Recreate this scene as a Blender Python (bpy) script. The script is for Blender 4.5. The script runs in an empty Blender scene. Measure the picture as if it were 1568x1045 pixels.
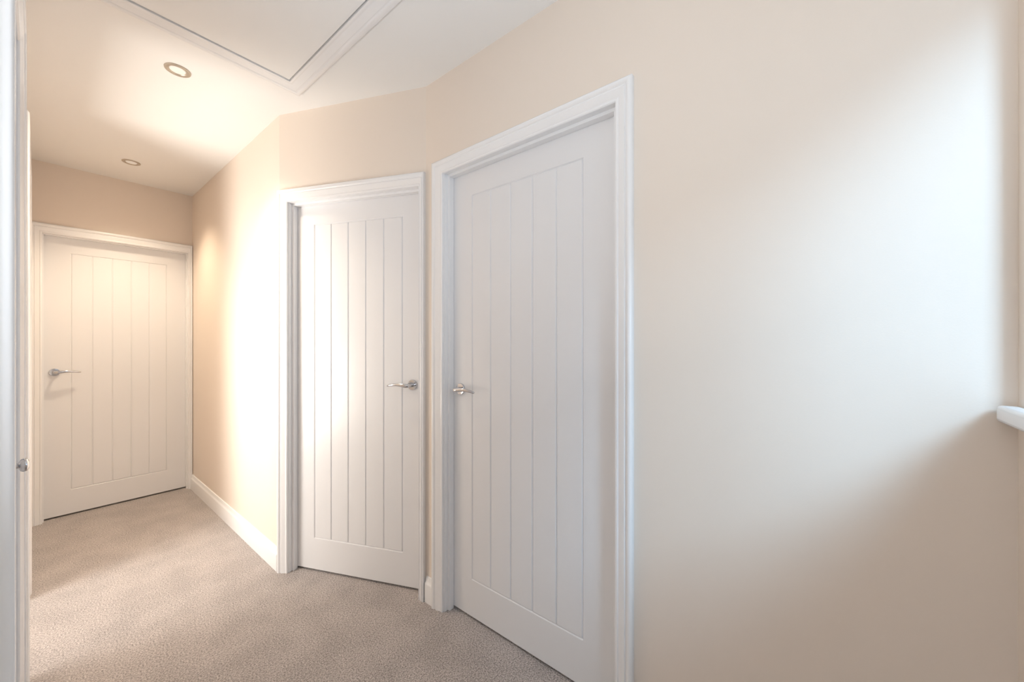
import bpy, math
from mathutils import Vector, Matrix

scene = bpy.context.scene
scene.view_settings.view_transform = 'Standard'
scene.view_settings.exposure = 0.0
H = 2.48

# ---------------------------------------------------------------- materials
def mat(name, col, rough=0.5, metal=0.0, bump=None, var=None, spec=0.5, coat=0.0):
    m = bpy.data.materials.new(name); m.use_nodes = True
    nt = m.node_tree; b = nt.nodes['Principled BSDF']
    b.inputs['Base Color'].default_value = (*col, 1)
    b.inputs['Roughness'].default_value = rough
    b.inputs['Metallic'].default_value = metal
    b.inputs['Specular IOR Level'].default_value = spec
    b.inputs['Coat Weight'].default_value = coat
    tc = nt.nodes.new('ShaderNodeTexCoord')
    if bump:
        n = nt.nodes.new('ShaderNodeTexNoise'); n.inputs['Scale'].default_value = bump[0]
        n.inputs['Detail'].default_value = 4
        nt.links.new(tc.outputs['Object'], n.inputs['Vector'])
        bp = nt.nodes.new('ShaderNodeBump'); bp.inputs['Strength'].default_value = bump[1]
        bp.inputs['Distance'].default_value = bump[2]
        nt.links.new(n.outputs['Fac'], bp.inputs['Height'])
        nt.links.new(bp.outputs['Normal'], b.inputs['Normal'])
    if var:
        n = nt.nodes.new('ShaderNodeTexNoise'); n.inputs['Scale'].default_value = var[0]
        nt.links.new(tc.outputs['Object'], n.inputs['Vector'])
        mx = nt.nodes.new('ShaderNodeMix'); mx.data_type = 'RGBA'
        mx.inputs[6].default_value = (*[c*(1-var[1]) for c in col], 1)
        mx.inputs[7].default_value = (*[min(1, c*(1+var[1])) for c in col], 1)
        nt.links.new(n.outputs['Fac'], mx.inputs[0])
        nt.links.new(mx.outputs[2], b.inputs['Base Color'])
    return m

M_wall = mat('cream_wall_paint', (0.86, 0.765, 0.68), 0.6, bump=(260, 0.12, 0.001), var=(1.5, 0.01), spec=0.35)
M_ceil = mat('white_ceiling_paint', (0.94, 0.935, 0.93), 0.8, bump=(200, 0.05, 0.001))
M_door = mat('white_door_satin', (0.84, 0.84, 0.86), 0.32)
M_trim = mat('white_gloss_trim', (0.92, 0.92, 0.935), 0.22)
M_chrome = mat('polished_chrome', (0.58, 0.59, 0.62), 0.10, 1.0)
M_dark = mat('dark_gap', (0.03, 0.03, 0.03), 0.9, bump=(50, 0.01, 0.001))
M_ring = mat('satin_nickel_ring', (0.52, 0.46, 0.39), 0.35, 0.6, bump=(80, 0.02, 0.001))
M_upvc = mat('white_upvc', (0.88, 0.89, 0.9), 0.25, bump=(80, 0.01, 0.001))

def carpet():
    m = bpy.data.materials.new('twist_pile_carpet'); m.use_nodes = True
    nt = m.node_tree; b = nt.nodes['Principled BSDF']; L = nt.links
    b.inputs['Roughness'].default_value = 0.95
    b.inputs['Specular IOR Level'].default_value = 0.1
    b.inputs['Sheen Weight'].default_value = 0.3
    tc = nt.nodes.new('ShaderNodeTexCoord')
    n1 = nt.nodes.new('ShaderNodeTexNoise'); n1.inputs['Scale'].default_value = 190; n1.inputs['Detail'].default_value = 4
    n2 = nt.nodes.new('ShaderNodeTexNoise'); n2.inputs['Scale'].default_value = 7; n2.inputs['Detail'].default_value = 5
    v = nt.nodes.new('ShaderNodeTexVoronoi'); v.inputs['Scale'].default_value = 230
    for n in (n1, n2, v): L.new(tc.outputs['Object'], n.inputs['Vector'])
    r = nt.nodes.new('ShaderNodeValToRGB')
    r.color_ramp.elements[0].position = 0.34; r.color_ramp.elements[0].color = (0.225, 0.195, 0.185, 1)
    r.color_ramp.elements[1].position = 0.66; r.color_ramp.elements[1].color = (0.66, 0.595, 0.57, 1)
    L.new(n1.outputs['Fac'], r.inputs['Fac'])
    r2 = nt.nodes.new('ShaderNodeValToRGB')
    r2.color_ramp.elements[0].position = 0.38; r2.color_ramp.elements[0].color = (0.87, 0.87, 0.87, 1)
    r2.color_ramp.elements[1].position = 0.62; r2.color_ramp.elements[1].color = (1, 1, 1, 1)
    L.new(n2.outputs['Fac'], r2.inputs['Fac'])
    mx = nt.nodes.new('ShaderNodeMix'); mx.data_type = 'RGBA'; mx.blend_type = 'MULTIPLY'; mx.inputs[0].default_value = 1
    L.new(r.outputs[0], mx.inputs[6]); L.new(r2.outputs[0], mx.inputs[7])
    L.new(mx.outputs[2], b.inputs['Base Color'])
    ad = nt.nodes.new('ShaderNodeMath'); ad.operation = 'SUBTRACT'
    L.new(n1.outputs['Fac'], ad.inputs[0]); L.new(v.outputs['Distance'], ad.inputs[1])
    bp = nt.nodes.new('ShaderNodeBump'); bp.inputs['Strength'].default_value = 0.5; bp.inputs['Distance'].default_value = 0.004
    L.new(ad.outputs[0], bp.inputs['Height']); L.new(bp.outputs['Normal'], b.inputs['Normal'])
    return m
M_carpet = carpet()

def emit(name, col, s):
    m = bpy.data.materials.new(name); m.use_nodes = True
    b = m.node_tree.nodes['Principled BSDF']
    b.inputs['Base Color'].default_value = (0.9, 0.88, 0.85, 1)
    b.inputs['Emission Color'].default_value = (*col, 1)
    b.inputs['Emission Strength'].default_value = s
    return m
M_bulb = emit('frosted_bulb', (1, 0.93, 0.85), 0.15)

def glass():
    m = bpy.data.materials.new('window_glass'); m.use_nodes = True
    nt = m.node_tree; nt.nodes.remove(nt.nodes['Principled BSDF'])
    t = nt.nodes.new('ShaderNodeBsdfTransparent'); g = nt.nodes.new('ShaderNodeBsdfGlossy')
    g.inputs['Roughness'].default_value = 0.02
    x = nt.nodes.new('ShaderNodeMixShader'); x.inputs[0].default_value = 0.06
    nt.links.new(t.outputs[0], x.inputs[1]); nt.links.new(g.outputs[0], x.inputs[2])
    nt.links.new(x.outputs[0], nt.nodes['Material Output'].inputs[0])
    return m
M_glass = glass()

# ---------------------------------------------------------------- helpers
class Frame:
    """wall frame: u along wall, w out of wall into the room, z up"""
    def __init__(s, P, u, n):
        s.P = Vector((P[0], P[1], 0)); s.u = Vector((u[0], u[1], 0)).normalized(); s.n = Vector((n[0], n[1], 0)).normalized()
    def __call__(s, u, w, z):
        return s.P + s.u*u + s.n*w + Vector((0, 0, z))
World = Frame((0, 0), (1, 0), (0, 1))

class MB:
    def __init__(s): s.v = []; s.f = []
    def box(s, F, u0, u1, w0, w1, z0, z1):
        i = len(s.v)
        for z in (z0, z1):
            for (u, w) in ((u0, w0), (u1, w0), (u1, w1), (u0, w1)):
                s.v.append(F(u, w, z))
        s.f += [tuple(i+k for k in q) for q in ((0,3,2,1),(4,5,6,7),(0,1,5,4),(1,2,6,5),(2,3,7,6),(3,0,4,7))]
    def strip(s, rings, closed=True, caps=True):
        """rings: list of lists of points"""
        i = len(s.v); n = len(rings[0])
        for r in rings: s.v += [Vector(p) for p in r]
        for a in range(len(rings)-1):
            for k in range(n if closed else n-1):
                k2 = (k+1) % n
                s.f.append((i+a*n+k, i+a*n+k2, i+(a+1)*n+k2, i+(a+1)*n+k))
        if caps:
            s.f.append(tuple(i+k for k in range(n))[::-1])
            s.f.append(tuple(i+(len(rings)-1)*n+k for k in range(n)))
    def make(s, name, m, parent=None, bevel=0, smooth=False, seg=2):
        me = bpy.data.meshes.new(name); 
        c = Vector((0,0,0))
        if s.v:
            mn = [min(v[k] for v in s.v) for k in range(3)]; mxx = [max(v[k] for v in s.v) for k in range(3)]
            c = Vector([(a+b)/2 for a, b in zip(mn, mxx)])
            c.z = mn[2]
        me.from_pydata([tuple(v-c) for v in s.v], [], s.f); me.update()
        import bmesh
        bm = bmesh.new(); bm.from_mesh(me); bmesh.ops.recalc_face_normals(bm, faces=bm.faces); bm.to_mesh(me); bm.free()
        if smooth:
            for p in me.polygons: p.use_smooth = True
            me.set_sharp_from_angle(angle=math.radians(38))
        o = bpy.data.objects.new(name, me); o.location = c
        scene.collection.objects.link(o); me.materials.append(m)
        if bevel:
            b = o.modifiers.new('bevel', 'BEVEL'); b.width = bevel; b.segments = seg; b.limit_method = 'ANGLE'
        if parent:
            o.parent = parent; o.matrix_parent_inverse = Matrix.Translation(parent.location).inverted()
        return o

def empty(name, loc):
    e = bpy.data.objects.new(name, None); e.location = loc; e.empty_display_size = 0.1
    scene.collection.objects.link(e); return e

def wall(name, F, L0, L1, openings, th=0.1, z1=H, m=None):
    """openings: (u0,u1,z0,z1)"""
    b = MB(); cur = L0
    for (a, c, z0, zt) in sorted(openings):
        if a > cur: b.box(F, cur, a, -th, 0, 0, z1)
        if z0 > 0: b.box(F, a, c, -th, 0, 0, z0)
        if zt < z1: b.box(F, a, c, -th, 0, zt, z1)
        cur = c
    if cur < L1: b.box(F, cur, L1, -th, 0, 0, z1)
    return b.make(name, m or M_wall)

ARCH = [(0,0),(0,0.009),(0.003,0.012),(0.010,0.0125),(0.013,0.0105),(0.017,0.0115),(0.030,0.0165),(0.040,0.0185),(0.043,0.0155),(0.046,0.0155),
        (0.050,0.020),(0.057,0.0225),(0.064,0.0215),(0.069,0.017),(0.070,0.012),(0.070,0)]
def architrave(b, F, uL, uR, zH, wl=0.07, wr=0.07, wt=0.07, z0=0.0):
    rings = []
    sl, sr, st = wl/0.07, wr/0.07, wt/0.07
    rings.append([F(uL-a*sl, w, z0) for a, w in ARCH])
    rings.append([F(uL-a*sl, w, zH+a*st) for a, w in ARCH])
    rings.append([F(uR+a*sr, w, zH+a*st) for a, w in ARCH])
    rings.append([F(uR+a*sr, w, z0) for a, w in ARCH])
    b.strip(rings)

def lining(b, F, uL, uR, zH, depth=0.1, stop=0.045, sp=0.012):
    # uL/uR : faces of the stops; lining sits sp outside
    a, c, h = uL-sp, uR+sp, zH+sp
    t = 0.02
    b.box(F, a-t, a, -depth, 0.001, 0, h+t); b.box(F, c, c+t, -depth, 0.001, 0, h+t); b.box(F, a, c, -depth, 0.001, h, h+t)
    if stop:
        b.box(F, a, uL, -stop, -0.018, 0, h); b.box(F, uR, c, -stop, -0.018, 0, h); b.box(F, uL, uR, -stop, -0.018, zH, h)

def leaf_mesh(F, uL, uR, z0, z1, wf, pu0, pu1, pz0, pz1, nb=5, th=0.038):
    g = 0.0042; d = 0.0042
    vl = [pu0 + (pu1-pu0)*k/nb for k in range(nb+1)]
    us = [(uL, 0)] + [(x+o, k) for x in vl for o, k in ((-g, 0), (0, 1), (g, 0))] + [(uR, 0)]
    zs = [(z0, 0)] + [(x+o, k) for x in (pz0, pz1) for o, k in ((-g, 0), (0, 1), (g, 0))] + [(z1, 0)]
    b = MB(); nu = len(us)
    for z, kz in zs:
        for u, ku in us:
            dep = 0
            if ku and pz0-1e-6 <= z <= pz1+1e-6: dep = d
            if kz and pu0-1e-6 <= u <= pu1+1e-6: dep = d
            b.v.append(F(u, wf-dep, z))
    for j in range(len(zs)-1):
        for i in range(nu-1):
            b.f.append((j*nu+i, j*nu+i+1, (j+1)*nu+i+1, (j+1)*nu+i))
    # edges and back
    nz = len(zs)
    per = [i for i in range(nu)] + [j*nu+nu-1 for j in range(1, nz)] + [(nz-1)*nu+i for i in range(nu-2, -1, -1)] + [j*nu for j in range(nz-2, 0, -1)]
    k0 = len(b.v)
    pts = []
    for idx in per:
        j, i = divmod(idx, nu)
        pts.append(F(us[i][0], wf-th, zs[j][0]))
    b.v += pts; n = len(per)
    for k in range(n):
        k2 = (k+1) % n
        b.f.append((per[k2], per[k], k0+k, k0+k2))
    b.f.append(tuple(k0+k for k in range(n)))
    return b

def disc(b, F, u, z, prof, n=32):
    """lathe around wall normal; prof: (radius, w)"""
    rings = []
    for r, w in prof:
        rings.append([F(u+r*math.cos(2*math.pi*k/n), w, z+r*math.sin(2*math.pi*k/n)) for k in range(n)])
    b.strip(rings)

def lever(F, u, z, w0, d, parent):
    """d=+1/-1 lever pointing direction along u"""
    b = MB()
    disc(b, F, u, z, [(0.0255, w0), (0.0262, w0+0.002), (0.0262, w0+0.007), (0.0245, w0+0.0095), (0.014, w0+0.010)])
    b.make('rose', M_chrome, parent, smooth=True)
    b = MB()
    disc(b, F, u, z, [(0.0105, w0+0.008), (0.009, w0+0.014), (0.009, w0+0.045)], 20)
    path = []
    for k in range(7):
        a = k/6*math.pi/2
        path.append((0.014*(1-math.cos(a)), 0.040+0.012*math.sin(a), 0.0, 0.010, 0.009))
    for k in range(1, 15):
        t = k/14
        path.append((0.014+0.108*t, 0.052-0.012*t*t, 0.006*math.sin(t*math.pi)*1.0-0.004*t, 0.010-0.0045*t, 0.009-0.0045*t))
    rings = []; n = 14
    for i, (x, w, dz, rh, rt) in enumerate(path):
        p0 = path[max(0, i-1)]; p1 = path[min(len(path)-1, i+1)]
        tx, tw = p1[0]-p0[0], p1[1]-p0[1]; L = math.hypot(tx, tw) or 1; tx /= L; tw /= L
        nx, nw = -tw, tx
        s = 0.5 if i == len(path)-1 else 1
        rings.append([F(u+d*(x+nx*rt*s*math.cos(2*math.pi*k/n)), w0+w+nw*rt*s*math.cos(2*math.pi*k/n), z+dz+rh*s*math.sin(2*math.pi*k/n)) for k in range(n)])
    b.strip(rings)
    b.make('lever', M_chrome, parent, smooth=True)

BASE = [(0,0),(0.015,0),(0.015,0.085),(0.013,0.093),(0.009,0.098),(0.0085,0.104),(0.006,0.112),(0.005,0.118),(0.0,0.12)]
def baseboard(name, F, segs):
    b = MB()
    for u0, u1 in segs:
        b.strip([[F(u0, w, z) for w, z in BASE], [F(u1, w, z) for w, z in BASE]])
    return b.make(name, M_trim, smooth=True)

# ---------------------------------------------------------------- layout
A = (0.818, 2.267); B = (1.167, 1.457)
FR = Frame((1.167, 1.479), (0, -1), (-1, 0))
FM = Frame(A, (B[0]-A[0], B[1]-A[1]), (-(A[1]-B[1]), -(B[0]-A[0])))
FP = Frame(A, (0, 1), (-1, 0))
FE = Frame((0.818, 4.12), (-1, 0), (0, -1))
FL = Frame((-0.04, 0), (0, 1), (1, 0))
FB = Frame((1.167, -0.31), (-1, 0), (0, 1))
LM = math.hypot(B[0]-A[0], B[1]-A[1])

b = MB(); b.box(World, -2.4, 2.5, -0.7, 5.3, -0.1, 0); b.make('floor', M_carpet)
hx0, hx1, hy0, hy1 = 0.06, 0.74, 0.95, 1.925
b = MB()
b.box(World, -2.4, hx0, -0.7, 5.3, H, H+0.1); b.box(World, hx1, 2.5, -0.7, 5.3, H, H+0.1)
b.box(World, hx0, hx1, -0.7, hy0, H, H+0.1); b.box(World, hx0, hx1, hy1, 5.3, H, H+0.1)
b.box(World, hx0-0.05, hx1+0.05, hy0-0.05, hy1+0.05, H+0.1, H+0.12)
b.make('ceiling', M_ceil)

e = empty('loft_hatch', ((hx0+hx1)/2, (hy0+hy1)/2, H))
b = MB(); g = 0.005
b.box(World, hx0+g, hx1-g, hy0+g, hy1-g, H-0.002, H+0.018); b.make('hatch_panel', M_ceil, e)
b = MB()
cor = [(hx0, hy0, -1, -1), (hx1, hy0, 1, -1), (hx1, hy1, 1, 1), (hx0, hy1, -1, 1), (hx0, hy0, -1, -1)]
rings = [[Vector((x+sx*a, y+sy*a, H-w*0.7)) for a, w in ARCH] for x, y, sx, sy in cor]
b.strip(rings, caps=False); b.make('hatch_casing', M_trim, e, smooth=True)
b = MB(); b.box(World, hx0-0.0, hx1+0.0, hy0, hy1, H+0.03, H+0.035); b.make('hatch_gap_shade', M_dark, e)  # dark sheet above the panel, shade of the gap put in as colour

D3 = dict(uL=0.168, uR=0.968, zH=2.01)
D2 = dict(uL=0.078, uR=0.835, zH=1.985)
D1 = dict(uL=0.036, uR=0.792, zH=1.985)
def op(D, sp=0.012): return (D['uL']-sp-0.015, D['uR']+sp+0.015, 0, D['zH']+sp+0.015)
wall('wall_right', FR, 0.022, 1.789, [op(D3)])
wall('wall_angled', FM, 0.0, LM, [op(D2)])
wall('wall_passage', FP, 0.0, 4.12-A[1], [])
wall('wall_end', FE, 0.0, 0.858, [op(D1, 0.008)])
CUP = (0.87, 1.57); OPN = (2.27, 2.96)
wall('wall_left', FL, 0.78, 4.22, [(CUP[0]-0.02, CUP[1]+0.02, 0, 2.03), (OPN[0]-0.02, OPN[1]+0.02, 0, 2.03)])
W1 = (0.03, 0.93, 1.11, 2.12)
wall('wall_back', FB, -1.3, 2.5, [W1], th=0.28)
FS = Frame((-1.3, -0.31), (0, 1), (1, 0)); wall('wall_stair', FS, 0, 1.09, [(0.15, 0.95, 0.9, 2.1)])
FT = Frame((-0.14, 0.78), (-1, 0), (0, -1)); wall('wall_return', FT, 0, 2.2, [])
FO = Frame((-2.3, 0.8), (0, 1), (1, 0)); wall('wall_outer_left', FO, 0.08, 4.4, [(1.1, 2.6, 0.9, 2.15)])
FN = Frame((-2.3, 5.2), (1, 0), (0, -1)); wall('wall_outer_far', FN, 0, 4.7, [])
FQ = Frame((2.4, -0.31), (0, 1), (-1, 0)); wall('wall_outer_right', FQ, 0, 5.5, [])
FK = Frame((-0.14, 4.12), (-1, 0), (0, -1)); wall('wall_side_room', FK, 0, 2.16, [])

b = MB(); lining(b, FR, **D3); architrave(b, FR, 0.151, 0.984, 2.02, 0.069, 0.058, 0.064); b.make('trim_1', M_trim, smooth=True)
b = MB(); lining(b, FM, **D2); architrave(b, FM, 0.063, 0.846, 1.998, 0.062, 0.033, 0.066); b.make('trim_2', M_trim, smooth=True)
b = MB(); lining(b, FE, sp=0.006, **D1); architrave(b, FE, 0.028, 0.800, 1.993, 0.026, 0.055, 0.065); b.make('trim_3', M_trim, smooth=True)
b = MB(); lining(b, FL, CUP[0]+0.004, CUP[1]-0.004, 2.0, stop=0, sp=0.004); architrave(b, FL, CUP[0], CUP[1], 2.01); b.make('trim_4', M_trim, smooth=True)
b = MB(); lining(b, FL, OPN[0]+0.015, OPN[1]-0.015, 2.0, stop=0.05, sp=0.012); architrave(b, FL, OPN[0], OPN[1], 2.01); b.make('trim_5', M_trim, smooth=True)

def door(name, F, D, pu0, pu1, pz0, pz1, hu, hd, hz=1.03, wf=-0.045):
    e = empty(name, F((D['uL']+D['uR'])/2, wf, 0))
    leaf_mesh(F, D['uL']-0.006, D['uR']+0.006, 0.012, D['zH']+0.006, wf-0.001, pu0, pu1, pz0, pz1).make('leaf', M_door, e)
    lever(F, hu, hz, wf-0.001, hd, e)
    return e
door('door_1', FR, D3, 0.288, 0.838, 0.181, 1.903, 0.217, +1)
door('door_2', FM, D2, 0.190, 0.725, 0.183, 1.880, 0.785, -1)
door('door_3', FE, D1, 0.157, 0.668, 0.185, 1.875, 0.745, -1)
e = empty('door_4', FL((CUP[0]+CUP[1])/2, -0.012, 0))
leaf_mesh(FL, CUP[0]+0.003, CUP[1]-0.003, 0.016, 1.993, -0.012, CUP[0]+0.1, CUP[1]-0.1, 0.18, 1.88).make('leaf', M_door, e)
b = MB(); disc(b, FL, 1.515, 0.945, [(0.014, -0.012), (0.014, -0.009), (0.006, -0.007), (0.006, 0.010), (0.014, 0.014), (0.0165, 0.019), (0.0155, 0.024), (0.010, 0.027)])
b.make('knob', M_chrome, e, smooth=True)

baseboard('baseboard_passage', FP, [(0.0, 4.12-A[1])])
baseboard('baseboard_right', FR, [(0.03, 0.082), (1.042, 1.789)])
baseboard('baseboard_left', FL, [(0.785, 0.80), (1.64, 2.20), (3.03, 4.12)])
baseboard('baseboard_back', FB, [(0, 2.4)])

def window(name, F, u0, u1, z0, z1, depth, sill=True, k=0.03):
    e = empty(name, F((u0+u1)/2, -depth, z0))
    b = MB(); f = 0.045
    b.box(F, u0, u0+f, -depth-0.06, -depth, z0, z1); b.box(F, u1-f, u1, -depth-0.06, -depth, z0, z1)
    b.box(F, u0+f, u1-f, -depth-0.06, -depth, z0, z0+f); b.box(F, u0+f, u1-f, -depth-0.06, -depth, z1-f, z1)
    um = (u0+u1)/2; b.box(F, um-0.02, um+0.02, -depth-0.05, -depth-0.01, z0+f, z1-f)
    b.make('frame', M_upvc, e, bevel=0.003)
    b = MB(); b.box(F, u0+f, um-0.02, -depth-0.034, -depth-0.03, z0+f, z1-f); b.box(F, um+0.02, u1-f, -depth-0.034, -depth-0.03, z0+f, z1-f)
    b.make('glass', M_glass, e)
    if sill:
        b = MB(); b.box(F, u0-0.02, u1+0.03, -0.001, 0.030, z0-0.016, z0+0.016)
        b.box(F, u0, u1, -depth, 0.0, z0, z0+0.014)
        b.make('sill_board', M_trim, e, bevel=0.013, seg=5, smooth=True)
window('window_1', FB, *W1, 0.18)
window('fill_window_stair', FS, 0.15, 0.95, 0.9, 2.1, 0.04, False)  # unseen window, added as the opening for the stair fill lamp
window('window_3', FO, 1.1, 2.6, 0.9, 2.15, 0.04, False)

def downlight(x, y, nm):
    e = empty(nm, (x, y, H)); n = 40
    def ring(r, z): return [Vector((x+r*math.cos(2*math.pi*k/n), y+r*math.sin(2*math.pi*k/n), z)) for k in range(n)]
    b = MB(); b.strip([ring(0.047, H), ring(0.046, H-0.004), ring(0.042, H-0.006), ring(0.034, H-0.005), ring(0.030, H-0.002), ring(0.029, H-0.0005)], caps=False)
    b.make('bezel', M_ring, e, smooth=True)
    b = MB(); b.strip([ring(0.029, H-0.001), ring(0.027, H-0.003), ring(0.012, H-0.004)]); b.make('lamp_face', M_bulb, e, smooth=True)
    l = bpy.data.lights.new('downlight_beam', 'SPOT'); l.energy = 62; l.color = (1, 0.82, 0.60); l.spot_size = math.radians(110); l.spot_blend = 1; l.shadow_soft_size = 0.04
    o = bpy.data.objects.new('downlight_beam', l); o.location = (x, y, H-0.02); scene.collection.objects.link(o)
    o.parent = e; o.matrix_parent_inverse = Matrix.Translation(e.location).inverted()
downlight(0.395, 2.25, 'ceiling_downlight'); downlight(0.40, 3.66, 'ceiling_downlight.001')

# ---------------------------------------------------------------- lights
def area(name, loc, direction, sx, sy, power, col):
    l = bpy.data.lights.new(name, 'AREA'); l.shape = 'RECTANGLE'; l.size = sx; l.size_y = sy; l.energy = power; l.color = col
    o = bpy.data.objects.new(name, l); o.location = loc
    o.rotation_euler = Vector(direction).to_track_quat('-Z', 'Y').to_euler(); scene.collection.objects.link(o)
area('daylight_landing_window', (0.60, -0.92, 1.70), (0, 1, 0), 1.5, 1.0, 4, (0.62, 0.82, 1.0))
area('open_sky_landing', (-2.0, -3.0, 4.4), (2.7, 2.7, -2.8), 2.2, 1.9, 430, (0.44, 0.73, 1.0))
area('fill_stair', (-1.5, 0.24, 1.5), (1, 0, 0), 0.8, 1.2, 2.0, (0.80, 0.91, 1.0))  # added general fill for the landing, shining in from the unseen stair side
area('daylight_side_room', (-2.5, 2.65, 1.5), (1, 0, 0), 1.5, 1.25, 44, (1.0, 0.98, 0.95))
area('fill_uplight_landing', (-0.45, 0.25, 1.2), (0.0, 0.4, 1), 0.5, 0.5, 14, (0.86, 0.94, 1.0))  # added unseen uplight that lifts the landing ceiling, no fixture there
area('fill_uplight_side_room', (-0.9, 2.72, 0.8), (1, 0.1, 0.8), 0.5, 0.9, 36, (1.0, 0.95, 0.87))  # added unseen uplight, brightens the passage ceiling through the open doorway

w = bpy.data.worlds.new('sky'); scene.world = w; w.use_nodes = True
bg = w.node_tree.nodes['Background']; bg.inputs[0].default_value = (0.80, 0.89, 1.0, 1); bg.inputs[1].default_value = 1.0

c = bpy.data.cameras.new('camera'); c.sensor_width = 36; c.lens = 577/1568*36; c.clip_start = 0.01
co = bpy.data.objects.new('camera', c); co.location = (0, 0, 1.25)
co.rotation_euler = (math.radians(90), 0, -math.atan2(0.783, 0.622)); scene.collection.objects.link(co)
scene.camera = co
